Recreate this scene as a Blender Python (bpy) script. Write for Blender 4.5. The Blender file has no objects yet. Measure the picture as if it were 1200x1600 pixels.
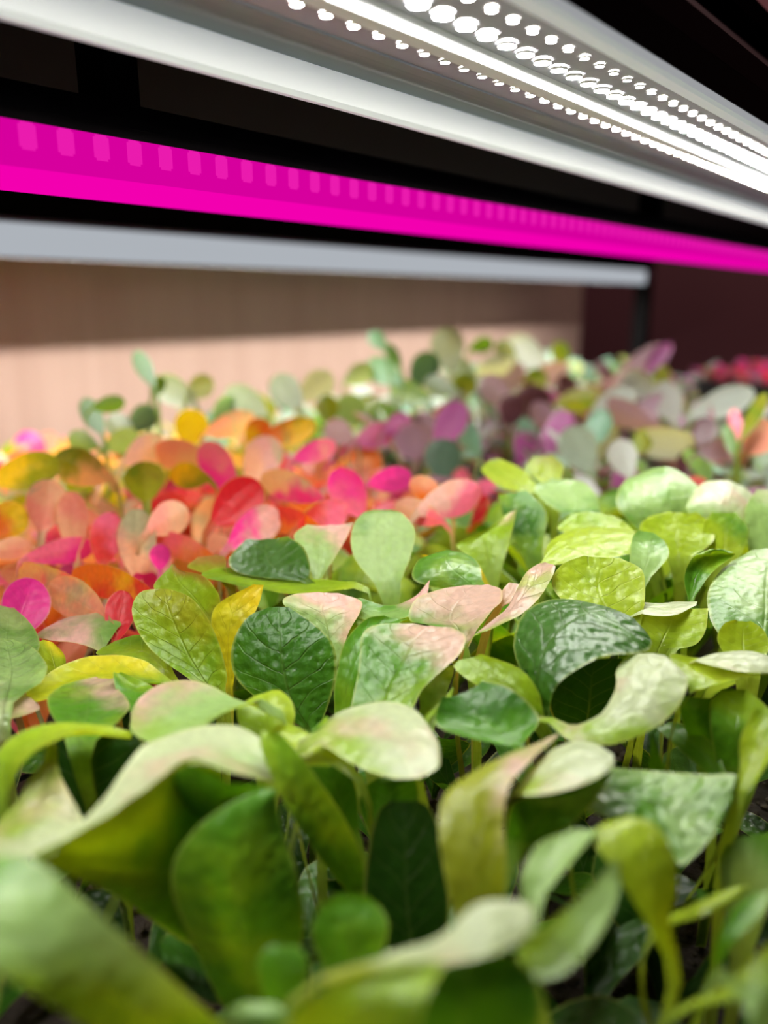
import bpy, bmesh, math, random
from mathutils import Vector, Matrix, noise
C = bpy.context.scene.collection
S = bpy.context.scene
R = random.Random(7)

# ------------------------------------------------------------------ camera, world, exposure
FOC, PITCH, HEAD, ZC = 1250.0, math.radians(14.7), math.radians(39.1), 0.14
cd = bpy.data.cameras.new('camera')
cam = bpy.data.objects.new('camera', cd); C.objects.link(cam)
cam.location = (0, 0, ZC)
cam.rotation_euler = (math.pi/2 - PITCH, 0, HEAD)
cd.sensor_fit = 'VERTICAL'; cd.sensor_height = 36; cd.sensor_width = 27
cd.lens = FOC/1600*36
cd.clip_start = 0.005; cd.clip_end = 30
cd.dof.use_dof = True; cd.dof.focus_distance = 0.208; cd.dof.aperture_fstop = 6.6
S.camera = cam
w = bpy.data.worlds.new('room_dark'); S.world = w; w.use_nodes = True
w.node_tree.nodes['Background'].inputs[0].default_value = (0.010, 0.008, 0.010, 1)
w.node_tree.nodes['Background'].inputs[1].default_value = 1.0
S.view_settings.view_transform = 'Standard'; S.view_settings.look = 'None'
S.view_settings.gamma = 1; S.view_settings.exposure = 0.0
S.view_settings.use_curve_mapping = False
S.cycles.max_bounces = 8; S.cycles.transmission_bounces = 6; S.cycles.transparent_max_bounces = 12
S.cycles.sample_clamp_indirect = 6
LED_POWER = 450.0
rl = bpy.data.lights.new('wall_fill_light', 'AREA'); rl.energy = 20; rl.size = .5; rl.color = (1, .86, .80)      # added unseen fill light that brightens the maroon back wall
ro_ = bpy.data.objects.new('wall_fill_light', rl); C.objects.link(ro_); ro_.location = (-.3, 1.75, 2.0); ro_.rotation_euler = (math.radians(38), 0, 0)

# ------------------------------------------------------------------ helpers
def ray(px, py):
    r = px-600.0; u = 800.0-py
    up = u*math.cos(PITCH)-FOC*math.sin(PITCH); fw = FOC*math.cos(PITCH)+u*math.sin(PITCH)
    return fw, r, up
FV = Vector((-math.sin(HEAD), math.cos(HEAD), 0)); RV = Vector((math.cos(HEAD), math.sin(HEAD), 0))
def at(px, py, d):                       # the point seen at a pixel, d cm ahead of the camera
    fw, r, up = ray(px, py); k = d*0.01/fw
    return Vector((0, 0, ZC)) + FV*(fw*k) + RV*(r*k) + Vector((0, 0, up*k))
def lin(c):
    return tuple(((v/255)/12.92 if v/255 <= .04045 else ((v/255+.055)/1.055)**2.4) for v in c)
def tag(o, label=None, cat=None, group=None, kind=None):
    if label: o['label'] = label
    if cat: o['category'] = cat
    if group: o['group'] = group
    if kind: o['kind'] = kind
    return o
def empty(name, loc, **k):
    o = bpy.data.objects.new(name, None); C.objects.link(o); o.location = loc
    o.empty_display_size = .01
    return tag(o, **k)
def link(name, me, mat=None, parent=None, **k):
    o = bpy.data.objects.new(name, me); C.objects.link(o)
    if mat and not me.materials: me.materials.append(mat)
    if parent is not None: o.parent = parent
    return tag(o, **k)
def mesh(name, vs, fs, smooth=False):
    me = bpy.data.meshes.new(name); me.from_pydata([tuple(v) for v in vs], [], fs)
    if smooth: me.polygons.foreach_set('use_smooth', [True]*len(me.polygons))
    me.update(); return me
def box_bm(bm, lo, hi, bev=0.0):
    r = bmesh.ops.create_cube(bm, size=1)
    c = [(a+b)/2 for a, b in zip(lo, hi)]; s = [b-a for a, b in zip(lo, hi)]
    for v in r['verts']: v.co = Vector((c[i]+v.co[i]*s[i] for i in range(3)))
    if bev:
        es = list({e for v in r['verts'] for e in v.link_edges})
        bmesh.ops.bevel(bm, geom=es, offset=bev, segments=2, affect='EDGES')
def from_bm(name, bm, smooth=False):
    me = bpy.data.meshes.new(name); bm.to_mesh(me); bm.free()
    if smooth: me.polygons.foreach_set('use_smooth', [True]*len(me.polygons))
    return me
def box(name, lo, hi, mat, parent=None, bev=0.0, off=None, **k):
    bm = bmesh.new(); o = off or Vector((0, 0, 0))
    box_bm(bm, [a-b for a, b in zip(lo, o)], [a-b for a, b in zip(hi, o)], bev)
    return link(name, from_bm(name, bm), mat, parent, **k)
def extrude_profile(name, prof, y0, y1, mat, parent=None, closed=True, caps=True, n=1, **k):
    """profile of (x, z) points swept along y; closed outline."""
    m = len(prof); vs = []; fs = []
    for j in range(n+1):
        y = y0+(y1-y0)*j/n
        vs += [(x, y, z) for x, z in prof]
    for j in range(n):
        for i in range(m if closed else m-1):
            a = j*m+i; b = j*m+(i+1) % m
            fs.append((a, b, b+m, a+m))
    if closed and caps:
        fs.append(tuple(range(m))[::-1]); fs.append(tuple(n*m+i for i in range(m)))
    me = mesh(name, vs, fs)
    bm = bmesh.new(); bm.from_mesh(me); bmesh.ops.recalc_face_normals(bm, faces=bm.faces); bm.to_mesh(me); bm.free()
    return link(name, me, mat, parent, **k)

# ------------------------------------------------------------------ materials
def new_mat(name):
    m = bpy.data.materials.new(name); m.use_nodes = True
    nt = m.node_tree; nt.nodes.clear()
    out = nt.nodes.new('ShaderNodeOutputMaterial')
    return m, nt, out
def N(nt, t, **k):
    n = nt.nodes.new(t)
    for a, b in k.items():
        if a.startswith('i_'): n.inputs[int(a[2:])].default_value = b
        else: setattr(n, a, b)
    return n
def L(nt, a, b): nt.links.new(a, b)
def plain(name, col, rough=.5, metal=0, var=.12, scale=60, bump=0.0, stretch=(1, 1, 1), spec=.5):
    m, nt, out = new_mat(name)
    p = N(nt, 'ShaderNodeBsdfPrincipled'); p.inputs['Roughness'].default_value = rough; p.inputs['Metallic'].default_value = metal
    p.inputs['Specular IOR Level'].default_value = spec
    tc = N(nt, 'ShaderNodeTexCoord'); mp = N(nt, 'ShaderNodeMapping'); mp.inputs['Scale'].default_value = stretch
    nz = N(nt, 'ShaderNodeTexNoise'); nz.inputs['Scale'].default_value = scale; nz.inputs['Detail'].default_value = 4
    L(nt, tc.outputs['Object'], mp.inputs['Vector']); L(nt, mp.outputs[0], nz.inputs['Vector'])
    mx = N(nt, 'ShaderNodeMix', data_type='RGBA')
    mx.inputs[6].default_value = (*[c*(1-var) for c in col], 1); mx.inputs[7].default_value = (*[min(1, c*(1+var)) for c in col], 1)
    L(nt, nz.outputs['Fac'], mx.inputs[0]); L(nt, mx.outputs[2], p.inputs['Base Color'])
    if bump:
        b = N(nt, 'ShaderNodeBump'); b.inputs['Strength'].default_value = bump; b.inputs['Distance'].default_value = .001
        L(nt, nz.outputs['Fac'], b.inputs['Height']); L(nt, b.outputs[0], p.inputs['Normal'])
    L(nt, p.outputs[0], out.inputs[0]); return m
def glow(name, col, strength):
    m, nt, out = new_mat(name)
    e = N(nt, 'ShaderNodeEmission'); e.inputs[0].default_value = (*col, 1); e.inputs[1].default_value = strength
    L(nt, e.outputs[0], out.inputs[0]); return m

def leaf_material():
    m, nt, out = new_mat('leaf')
    ca = N(nt, 'ShaderNodeAttribute', attribute_type='OBJECT', attribute_name='col_a')
    cb = N(nt, 'ShaderNodeAttribute', attribute_type='OBJECT', attribute_name='col_b')
    par = N(nt, 'ShaderNodeAttribute', attribute_type='OBJECT', attribute_name='leaf_par')   # (end tint position, glossy, blister)
    uv = N(nt, 'ShaderNodeUVMap'); sx = N(nt, 'ShaderNodeSeparateXYZ'); L(nt, uv.outputs[0], sx.inputs[0])
    sp = N(nt, 'ShaderNodeSeparateXYZ'); L(nt, par.outputs['Vector'], sp.inputs[0])
    tc = N(nt, 'ShaderNodeTexCoord')
    def math_(op, a, b=None, c=None, clamp=False):
        n = N(nt, 'ShaderNodeMath', operation=op, use_clamp=clamp)
        for i, v in enumerate((a, b, c)):
            if v is None: continue
            if isinstance(v, (int, float)): n.inputs[i].default_value = v
            else: L(nt, v, n.inputs[i])
        return n.outputs[0]
    n1 = N(nt, 'ShaderNodeTexNoise'); n1.inputs['Scale'].default_value = 110; n1.inputs['Detail'].default_value = 2
    L(nt, tc.outputs['Object'], n1.inputs['Vector'])
    n2 = N(nt, 'ShaderNodeTexNoise'); n2.inputs['Scale'].default_value = 520; n2.inputs['Detail'].default_value = 3
    L(nt, tc.outputs['Object'], n2.inputs['Vector'])
    vo = N(nt, 'ShaderNodeTexVoronoi', feature='SMOOTH_F1'); vo.inputs['Scale'].default_value = 430
    L(nt, tc.outputs['Object'], vo.inputs['Vector'])
    # veins: midrib and slanting laterals, in leaf coordinates (u across -1..1, v along 0..1)
    au = math_('ABSOLUTE', sx.outputs[0])
    wob = math_('MULTIPLY', math_('SUBTRACT', n1.outputs['Fac'], .5), .12)
    ph = math_('ADD', math_('SUBTRACT', sx.outputs[1], math_('MULTIPLY', au, .22)), wob)
    side = math_('MULTIPLY', math_('SIGN', sx.outputs[0]), .05)
    fr = math_('PINGPONG', math_('ADD', ph, side), .065)
    lat = math_('SUBTRACT', 1, math_('MULTIPLY', fr, 170, clamp=True), clamp=True)
    lat = math_('MULTIPLY', lat, math_('SUBTRACT', 1.0, math_('POWER', au, 3), clamp=True))
    mid = math_('SUBTRACT', 1, math_('MULTIPLY', au, 22), clamp=True)
    mid = math_('MULTIPLY', mid, math_('SUBTRACT', 1.05, sx.outputs[1], clamp=True))
    vein = math_('MAXIMUM', math_('MULTIPLY', lat, .55), mid)
    # second colour towards one end; pink on front leaves paints in magenta lamp light
    q = math_('ADD', math_('ADD', sx.outputs[1], math_('MULTIPLY', sx.outputs[0], .22)), math_('MULTIPLY', math_('SUBTRACT', n1.outputs['Fac'], .5), .7))
    mr = N(nt, 'ShaderNodeMapRange', interpolation_type='SMOOTHSTEP'); L(nt, q, mr.inputs[0])
    L(nt, math_('SUBTRACT', sp.outputs[0], .2), mr.inputs[1]); L(nt, math_('ADD', sp.outputs[0], .2), mr.inputs[2])
    base = N(nt, 'ShaderNodeMix', data_type='RGBA'); L(nt, mr.outputs[0], base.inputs[0]); L(nt, ca.outputs[0], base.inputs[6]); L(nt, cb.outputs[0], base.inputs[7])
    cc = N(nt, 'ShaderNodeAttribute', attribute_type='OBJECT', attribute_name='col_c')
    n3 = N(nt, 'ShaderNodeTexNoise'); n3.inputs['Scale'].default_value = 70; n3.inputs['Detail'].default_value = 3
    mpz = N(nt, 'ShaderNodeMapping'); mpz.inputs['Location'].default_value = (3.1, 1.7, .4); L(nt, tc.outputs['Object'], mpz.inputs[0]); L(nt, mpz.outputs[0], n3.inputs['Vector'])
    mr3 = N(nt, 'ShaderNodeMapRange', interpolation_type='SMOOTHSTEP'); L(nt, n3.outputs['Fac'], mr3.inputs[0]); mr3.inputs[1].default_value = .45; mr3.inputs[2].default_value = .72
    base3 = N(nt, 'ShaderNodeMix', data_type='RGBA'); L(nt, math_('MULTIPLY', mr3.outputs[0], .7), base3.inputs[0]); L(nt, base.outputs[2], base3.inputs[6]); L(nt, cc.outputs[0], base3.inputs[7])
    ms_ = N(nt, 'ShaderNodeMapRange', interpolation_type='SMOOTHSTEP'); L(nt, sx.outputs[1], ms_.inputs[0]); ms_.inputs[1].default_value = .24; ms_.inputs[2].default_value = .12
    stm = N(nt, 'ShaderNodeMix', data_type='RGBA'); stm.inputs[7].default_value = (.20, .30, .07, 1); L(nt, math_('MULTIPLY', ms_.outputs[0], .75), stm.inputs[0]); L(nt, base3.outputs[2], stm.inputs[6])
    hv = N(nt, 'ShaderNodeHueSaturation'); L(nt, stm.outputs[2], hv.inputs['Color'])
    L(nt, math_('ADD', math_('MULTIPLY', n2.outputs['Fac'], .5), math_('MULTIPLY', vo.outputs['Distance'], .22, )), hv.inputs['Value'])
    hv.inputs['Value'].default_value = 1
    L(nt, math_('ADD', math_('MULTIPLY', n2.outputs['Fac'], .45), .78), hv.inputs['Value'])
    vm = N(nt, 'ShaderNodeMix', data_type='RGBA', blend_type='MIX')
    lt = N(nt, 'ShaderNodeMix', data_type='RGBA'); lt.inputs[0].default_value = .35; lt.inputs[7].default_value = (.62, .72, .30, 1)
    L(nt, hv.outputs[0], lt.inputs[6])
    L(nt, math_('MULTIPLY', vein, .30), vm.inputs[0]); L(nt, hv.outputs[0], vm.inputs[6]); L(nt, lt.outputs[2], vm.inputs[7])
    # pale thin rim
    rim = math_('MULTIPLY', math_('SUBTRACT', au, .93, clamp=True), 9, clamp=True)
    rm = N(nt, 'ShaderNodeMix', data_type='RGBA'); rm.inputs[7].default_value = (.52, .56, .14, 1)
    L(nt, math_('MULTIPLY', rim, .6), rm.inputs[0]); L(nt, vm.outputs[2], rm.inputs[6])
    h = math_('ADD', math_('MULTIPLY', vo.outputs['Distance'], 1.4), math_('MULTIPLY', n2.outputs['Fac'], .8))
    h = math_('SUBTRACT', h, math_('MULTIPLY', vein, .9))
    bp = N(nt, 'ShaderNodeBump'); bp.inputs['Distance'].default_value = .00055
    L(nt, h, bp.inputs['Height']); L(nt, sp.outputs[2], bp.inputs['Strength'])
    p = N(nt, 'ShaderNodeBsdfPrincipled')
    p.inputs['Roughness'].default_value = .38
    L(nt, sp.outputs[1], p.inputs['Specular IOR Level'])
    L(nt, rm.outputs[2], p.inputs['Base Color']); L(nt, bp.outputs[0], p.inputs['Normal'])
    tr = N(nt, 'ShaderNodeBsdfTranslucent')
    tm = N(nt, 'ShaderNodeMix', data_type='RGBA', blend_type='MULTIPLY'); tm.inputs[0].default_value = 1; tm.inputs[7].default_value = (1.55, 1.25, .28, 1)
    L(nt, rm.outputs[2], tm.inputs[6]); L(nt, tm.outputs[2], tr.inputs[0])
    mxs = N(nt, 'ShaderNodeMixShader'); mxs.inputs[0].default_value = .42
    L(nt, p.outputs[0], mxs.inputs[1]); L(nt, tr.outputs[0], mxs.inputs[2]); L(nt, mxs.outputs[0], out.inputs[0])
    return m
LEAF = leaf_material()
M_BLACK = plain('black_painted_steel', (.006, .006, .007), .6, spec=.15)
M_DULL = plain('dull_black_metal', (.0025, .002, .0025), .8, spec=.03)
M_SHELF = plain('dark_shelf_board', (.004, .003, .004), .9, var=.2, scale=14, spec=.04)
M_TRAY = plain('black_tray_plastic', (.012, .012, .013), .5)
M_SOIL = plain('potting_soil', (.022, .014, .009), .95, var=.5, scale=500, bump=1)
M_CRUMB = plain('soil_crumbs', (.045, .030, .018), .9, var=.6, scale=300, bump=.5)
M_ALU = plain('lamp_aluminium', (.19, .22, .26), .5, .0, .05, 200, stretch=(1, .02, 1))
M_WHITE = plain('white_lamp_plastic', (.80, .81, .82), .35, var=.03)
M_PCB = plain('led_board', (.20, .20, .22), .35, var=.12, scale=300)
M_CAP = plain('grey_end_cap', (.55, .55, .57), .4)

def fabric():
    m, nt, out = new_mat('pale_pink_wall_fabric')
    p = N(nt, 'ShaderNodeBsdfPrincipled'); p.inputs['Roughness'].default_value = .9
    tc = N(nt, 'ShaderNodeTexCoord'); mp = N(nt, 'ShaderNodeMapping'); mp.inputs['Scale'].default_value = (1, 1, .03)
    L(nt, tc.outputs['Object'], mp.inputs[0])
    nz = N(nt, 'ShaderNodeTexNoise'); nz.inputs['Scale'].default_value = 55; nz.inputs['Detail'].default_value = 5; L(nt, mp.outputs[0], nz.inputs['Vector'])
    wv = N(nt, 'ShaderNodeTexWave', bands_direction='Y'); wv.inputs['Scale'].default_value = 90; wv.inputs['Distortion'].default_value = .6; L(nt, tc.outputs['Object'], wv.inputs['Vector'])
    mx = N(nt, 'ShaderNodeMix', data_type='RGBA'); mx.inputs[6].default_value = (.50, .31, .24, 1); mx.inputs[7].default_value = (.68, .47, .38, 1)
    ad = N(nt, 'ShaderNodeMath', operation='MULTIPLY_ADD'); L(nt, wv.outputs['Fac'], ad.inputs[0]); ad.inputs[1].default_value = .25; L(nt, nz.outputs['Fac'], ad.inputs[2])
    L(nt, ad.outputs[0], mx.inputs[0]); L(nt, mx.outputs[2], p.inputs['Base Color']); L(nt, p.outputs[0], out.inputs[0]); return m
M_FABRIC = fabric()
M_MAROON = plain('maroon_wall_paint', (.20, .060, .072), .85, var=.12, scale=6, stretch=(1, 1, .2))
M_FLOOR = plain('dark_floor', (.05, .035, .033), .6)

# ------------------------------------------------------------------ room shell
WX = -.70
box('wall_left', (WX-.03, -1.0, -.85), (WX, 1.46, 1.0), M_FABRIC, kind='structure', label='pale pink fabric covered wall panel behind the trays')
box('wall_back', (-2.6, 2.30, -.85), (2.2, 2.36, 2.2), M_MAROON, kind='structure', label='dark maroon wall behind the rack')
box('floor', (-2.6, -1.2, -.90), (2.2, 2.36, -.85), M_FLOOR, kind='structure')

# ------------------------------------------------------------------ rack
rack = empty('plant_rack', (-.3, .5, -.85), label='black plant rack holding the seedling trays and the lamps', cat='rack')
ro = Vector(rack.location)
box('upper_shelf', (-.565, -.45, .2270), (-.0912, 1.40, .2370), M_SHELF, rack, .002, ro)
box('lower_shelf', (-.565, -.45, -.072), (.07, 1.40, -.0505), M_SHELF, rack, .002, ro)
for px_, py_ in ((-.552, 1.385), (-.105, 1.385), (-.552, -.43), (-.105, -.43)):
    bm = bmesh.new()
    lo = Vector((px_-.012, py_-.012, -.85))-ro; hi = Vector((px_+.012, py_+.012, .85))-ro
    box_bm(bm, lo, hi, .0015)
    for k in range(12):                                   # bolt holes' raised rims up the post
        z = -.02+k*.02
        box_bm(bm, Vector((px_-.0135, py_-.004, z))-ro, Vector((px_+.0135, py_+.004, z+.008))-ro)
    link('post', from_bm('post', bm), M_BLACK, rack)

# ------------------------------------------------------------------ lamps
M_LED_B = glow('led_white_bright', (1.0, .99, .95), LED_POWER)
M_LED_REFL = glow('led_white_warm', (1.0, .97, .82), LED_POWER*.55)  # added emitters standing in for reflections of the main diode row
def led_mesh(name, r, h):
    vs = []; fs = []
    for k in range(8): vs.append((r*math.cos(k*math.pi/4), r*math.sin(k*math.pi/4), 0))
    for k in range(8): vs.append((r*.92*math.cos(k*math.pi/4), r*.92*math.sin(k*math.pi/4), -h))
    for k in range(8): fs.append((k, (k+1) % 8, 8+(k+1) % 8, 8+k))
    fs.append(tuple(range(8, 16)))
    return mesh(name, vs, fs)          # the last face is the glowing lens
def join_led(src, pts):
    vs = []; fs = []; mi = []
    for p in pts:
        b = len(vs); mi += [f.material_index for f in src.polygons]
        vs += [v.co+Vector(p) for v in src.vertices]; fs += [tuple(b+i for i in f.vertices) for f in src.polygons]
    me = mesh('led_run', vs, fs); me.polygons.foreach_set('material_index', mi)
    for m in src.materials: me.materials.append(m)
    return me
def lit_led(r, h, mt):
    me = led_mesh('led', r, h); me.materials.append(M_LENS); me.materials.append(mt)
    me.polygons[len(me.polygons)-1].material_index = 1
    return me
M_LENS = plain('led_package', (.55, .53, .45), .3)
M_CLEAR, nt_, out_ = new_mat('clear_cover')
tp = N(nt_, 'ShaderNodeBsdfTransparent'); tp.inputs[0].default_value = (.97, .97, .98, 1)
gl = N(nt_, 'ShaderNodeBsdfGlossy'); gl.inputs['Roughness'].default_value = .12
lw = N(nt_, 'ShaderNodeLayerWeight'); lw.inputs[0].default_value = .25
mp_ = N(nt_, 'ShaderNodeMath', operation='MULTIPLY'); mp_.inputs[1].default_value = .22; L(nt_, lw.outputs['Fresnel'], mp_.inputs[0])
ms = N(nt_, 'ShaderNodeMixShader'); L(nt_, mp_.outputs[0], ms.inputs[0]); L(nt_, tp.outputs[0], ms.inputs[1]); L(nt_, gl.outputs[0], ms.inputs[2]); L(nt_, ms.outputs[0], out_.inputs[0])

M_MILK, ntm, outm = new_mat('milky_lip')
bm1 = N(ntm, 'ShaderNodeBsdfPrincipled'); bm1.inputs['Base Color'].default_value = (.75, .77, .80, 1); bm1.inputs['Roughness'].default_value = .3
bm1.inputs['Emission Color'].default_value = (.92, .96, 1, 1); bm1.inputs['Emission Strength'].default_value = .34
L(ntm, bm1.outputs[0], outm.inputs[0])
def white_lamp():
    y0, y1 = -.08, 1.30
    t = empty('grow_lamp', (-0.113, y0, 0.1969), label='bright white lamp with a glowing diode row between two rows built as reflections, nearest overhead', cat='lamp', group='lamps under the upper shelf')
    o = Vector(t.location)
    P = lambda prof: [(x-o.x, z-o.z) for x, z in prof]
    Y0, Y1 = 0, y1-y0
    extrude_profile('housing', P([(-0.1573, 0.1981), (-0.0741, 0.1981), (-0.0741, 0.2046), (-0.0952, 0.225), (-0.136, 0.225), (-0.1573, 0.208)]), Y0, Y1, M_BLACK, t)
    extrude_profile('wing', P([(-0.1538, 0.1971), (-0.1346, 0.1971), (-0.1346, 0.198), (-0.1538, 0.198)]), Y0, Y1, M_ALU, t)
    extrude_profile('wing', P([(-0.0918, 0.1971), (-0.0785, 0.1971), (-0.0785, 0.198), (-0.0918, 0.198)]), Y0, Y1, M_ALU, t)
    extrude_profile('lip', P([(-0.1567, 0.1902), (-0.1554, 0.1891), (-0.1537, 0.1891), (-0.1527, 0.1902), (-0.1523, 0.198), (-0.1571, 0.198)]), Y0, Y1, M_MILK, t)
    extrude_profile('lip', P([(-0.0806, 0.198), (-0.0802, 0.1896), (-0.0796, 0.189), (-0.0765, 0.189), (-0.0756, 0.1896), (-0.0755, 0.1913), (-0.0782, 0.1924), (-0.0782, 0.198)]), Y0, Y1, M_MILK, t)
    extrude_profile('side_skirt', P([(-0.078, 0.198), (-0.078, 0.1925), (-0.0755, 0.1915), (-0.0741, 0.198)]), Y0, Y1, M_BLACK, t)
    board = extrude_profile('board', P([(-0.1343, 0.1975), (-0.0918, 0.1975), (-0.0918, 0.2012), (-0.1343, 0.2012)]), Y0+.004, Y1-.004, M_PCB, t)
    extrude_profile('reflector', P([(-0.121, 0.1975), (-0.1197, 0.1947), (-0.1149, 0.1947), (-0.1136, 0.1975)]), Y0+.004, Y1-.004, M_WHITE, t)
    arc = [(-0.1351, 0.1981)]+[(-0.113-0.0218*math.cos(a), 0.1975-0.0099*math.sin(a)) for a in [i*math.pi/14 for i in range(15)]]+[(-0.0909, 0.1981)]
    extrude_profile('clear_cover', P(arc), Y0+.002, Y1-.002, M_CLEAR, t, closed=False)
    for x, r, mt, nm, ph in ((-0.1258, .0013, M_LED_REFL, 'small', .0020), (-0.1071, .0023, M_LED_B, 'large', 0), (-0.0978, .0012, M_LED_REFL, 'small', .0037)):
        me = lit_led(r, .0005 if r < .0015 else .0007, mt)
        rest = []
        n = int((y1-y0-.02)/.0085)
        for k in range(n):
            p = (x-o.x, .01+k*.0085+ph, 0.1973-o.z)
            yy = y0+p[1]
            if yy < .62:
                d = link('led', me, None, board); d.location = p
            else: rest.append(p)
        link('led_run', join_led(me, rest), None, board, kind='stuff')
    for yy, s in ((Y0, -1), (Y1, 1)):
        bm = bmesh.new(); a, b = sorted((yy, yy+s*.004)); box_bm(bm, (-.0435, a, -.0075), (.0385, b, .0275), .0015)
        link('end_cap', from_bm('end_cap', bm), M_CAP, t)
white_lamp()

M_MAG = glow('magenta_diffuser', (1.0, .0, .48), .90)
M_MAG2 = glow('magenta_side', (.80, .0, .40), .85)
M_MAGL = glow('magenta_led', (.90, .012, .46), .92)
def magenta_lamp():
    y0, y1 = .03, 1.38
    t = empty('grow_lamp', (-.205, y0, .1735), label='glowing magenta lamp with a row of pink diodes, between two white lamps', cat='lamp', group='lamps under the upper shelf')
    o = Vector(t.location); P = lambda prof: [(x-o.x, z-o.z) for x, z in prof]; Y1 = y1-y0
    extrude_profile('housing', P([(-.2285, .177), (-.1845, .1785), (-.1845, .1815), (-.195, .1897), (-.219, .1897), (-.2285, .1805)]), 0, Y1, M_DULL, t)
    # rounded diffuser under the housing; the side towards the aisle is a shade darker
    extrude_profile('diffuser', P([(-.228, .177), (-.2275, .1712), (-.2255, .1692), (-.219, .1686), (-.192, .1686), (-.1865, .1692), (-.1865, .177)]), 0, Y1, M_MAG, t)
    lens = extrude_profile('side_lens', P([(-.1865, .1695), (-.1845, .1702), (-.1838, .172), (-.1838, .1786), (-.1846, .179), (-.1865, .179)]), 0, Y1, M_MAG2, t)
    bm = bmesh.new(); box_bm(bm, (-.0006, -.0021, -.0026), (.0006, .0021, .0032), .00055)
    me = from_bm('led', bm); rest = []
    for k in range(int((Y1-.03)/.0092)):
        p = (-.1838-o.x, .015+k*.0092, .1755-o.z)
        if y0+p[1] < .8:
            d = link('led', me, M_MAGL, lens); d.location = p
        else: rest.append(p)
    link('led_run', join_led(me, rest), M_MAGL, lens, kind='stuff')
    for yy in (-.004, Y1):
        bm = bmesh.new(); box_bm(bm, (-.0235, yy, -.005), (.0215, yy+.004, .0162), .0015); link('end_cap', from_bm('end_cap', bm), M_CAP, t)
    for yy in (.10, .48, .86, 1.24):
        bm = bmesh.new(); box_bm(bm, (-.006, yy, .0161), (.006, yy+.012, .0534), .001); link('hanger', from_bm('hanger', bm), M_DULL, t)
magenta_lamp()
M_LED_F = glow('led_white_far', (1.0, .97, .92), LED_POWER*1.95)
M_SIDE = glow('milky_side_diffuser', (.42, .45, .49), 1.0)
def far_lamp():
    y0, y1 = .04, 1.255
    t = empty('grow_lamp', (-.5225, y0, .178), label='white trough lamp along the pale wall, farthest of the three lamps', cat='lamp', group='lamps under the upper shelf')
    o = Vector(t.location); P = lambda prof: [(x-o.x, z-o.z) for x, z in prof]; Y1 = y1-y0
    extrude_profile('housing', P([(-.545, .169), (-.5435, .169), (-.5335, .1795), (-.5115, .1795), (-.5015, .169), (-.500, .169), (-.4995, .186), (-.503, .190), (-.542, .190), (-.5455, .186)]), 0, Y1, M_WHITE, t)
    extrude_profile('side_diffuser', P([(-.5012, .1669), (-.4995, .1667), (-.4984, .1680), (-.4980, .176), (-.4982, .185), (-.4992, .187), (-.4998, .1868)]), 0, Y1, M_SIDE, t)
    extrude_profile('dark_cover_rail', P([(-.5435, .1901), (-.4998, .1901), (-.4998, .2268), (-.5435, .2268)]), 0, Y1, M_DULL, t)  # black strip added to hide the wall, so the gap above stays dark
    me = lit_led(.0024, .0009, M_LED_F); rest = []
    for k in range(int((Y1-.02)/.010)): rest.append((0, .01+k*.010, .1794-o.z))
    link('led_run', join_led(me, rest), None, t, kind='stuff')
    bm = bmesh.new(); box_bm(bm, (-.021, Y1, -.0085), (.021, Y1+.035, .0115), .003); link('end_cap', from_bm('end_cap', bm), M_CAP, t)
    bm = bmesh.new(); box_bm(bm, (-.021, -.02, -.0085), (.021, 0, .0115), .003); link('end_cap', from_bm('end_cap', bm), M_CAP, t)
far_lamp()

# ------------------------------------------------------------------ trays
def tray(lo, hi, rim, soil, label):
    (x0, y0), (x1, y1) = lo, hi
    c = Vector(((x0+x1)/2, (y0+y1)/2, -.05))
    t = empty('seedling_tray', c, label=label, cat='tray')
    def ring(ins, z): return [(x0+ins-c.x, y0+ins-c.y, z-c.z), (x1-ins-c.x, y0+ins-c.y, z-c.z), (x1-ins-c.x, y1-ins-c.y, z-c.z), (x0+ins-c.x, y1-ins-c.y, z-c.z)]
    rings = [ring(.008, -.05), ring(.003, rim-.006), ring(0, rim-.004), ring(0, rim), ring(.005, rim), ring(.006, rim-.004), ring(.010, -.048)]
    vs = [v for r in rings for v in r]; fs = [(3, 2, 1, 0)]
    for i in range(len(rings)-1):
        for k in range(4): fs.append((i*4+k, i*4+(k+1) % 4, i*4+4+(k+1) % 4, i*4+4+k))
    b = len(vs)-4; fs.append((b, b+1, b+2, b+3))
    link('tray_shell', mesh('tray_shell', vs, fs), M_TRAY, t)
    nx, ny = int((x1-x0)/.006), int((y1-y0)/.006); vs = []; fs = []
    for j in range(ny+1):
        for i in range(nx+1):
            x = x0+.009+(x1-x0-.018)*i/nx; y = y0+.009+(y1-y0-.018)*j/ny
            z = soil+.0022*noise.noise(Vector((x*90, y*90, soil)))+.0012*noise.noise(Vector((x*260, y*260, 3)))
            vs.append((x-c.x, y-c.y, z-c.z))
    for j in range(ny):
        for i in range(nx):
            a = j*(nx+1)+i; fs.append((a, a+1, a+nx+2, a+nx+1))
    link('soil', mesh('soil', vs, fs), M_SOIL, t, kind='stuff')
    return t, c
tA, cA = tray((-.213, -.10), (.05, .402), .004, 0, 'black tray of green lettuce seedlings in the foreground')
tray((-.560, -.10), (-.216, .402), .004, 0, 'black tray of red and orange seedlings on the left')
tray((-.560, .406), (-.300, 1.20), .004, 0, 'long black tray of grey-green seedlings against the pale wall')
tray((-.297, .406), (-.030, .900), .004, 0, 'black tray of mauve and sage seedlings behind the green lettuce')
tray((-.297, .910), (-.030, 1.25), .056, .050, 'deep black tray of low pink-lit sprouts at the far right')
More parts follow.
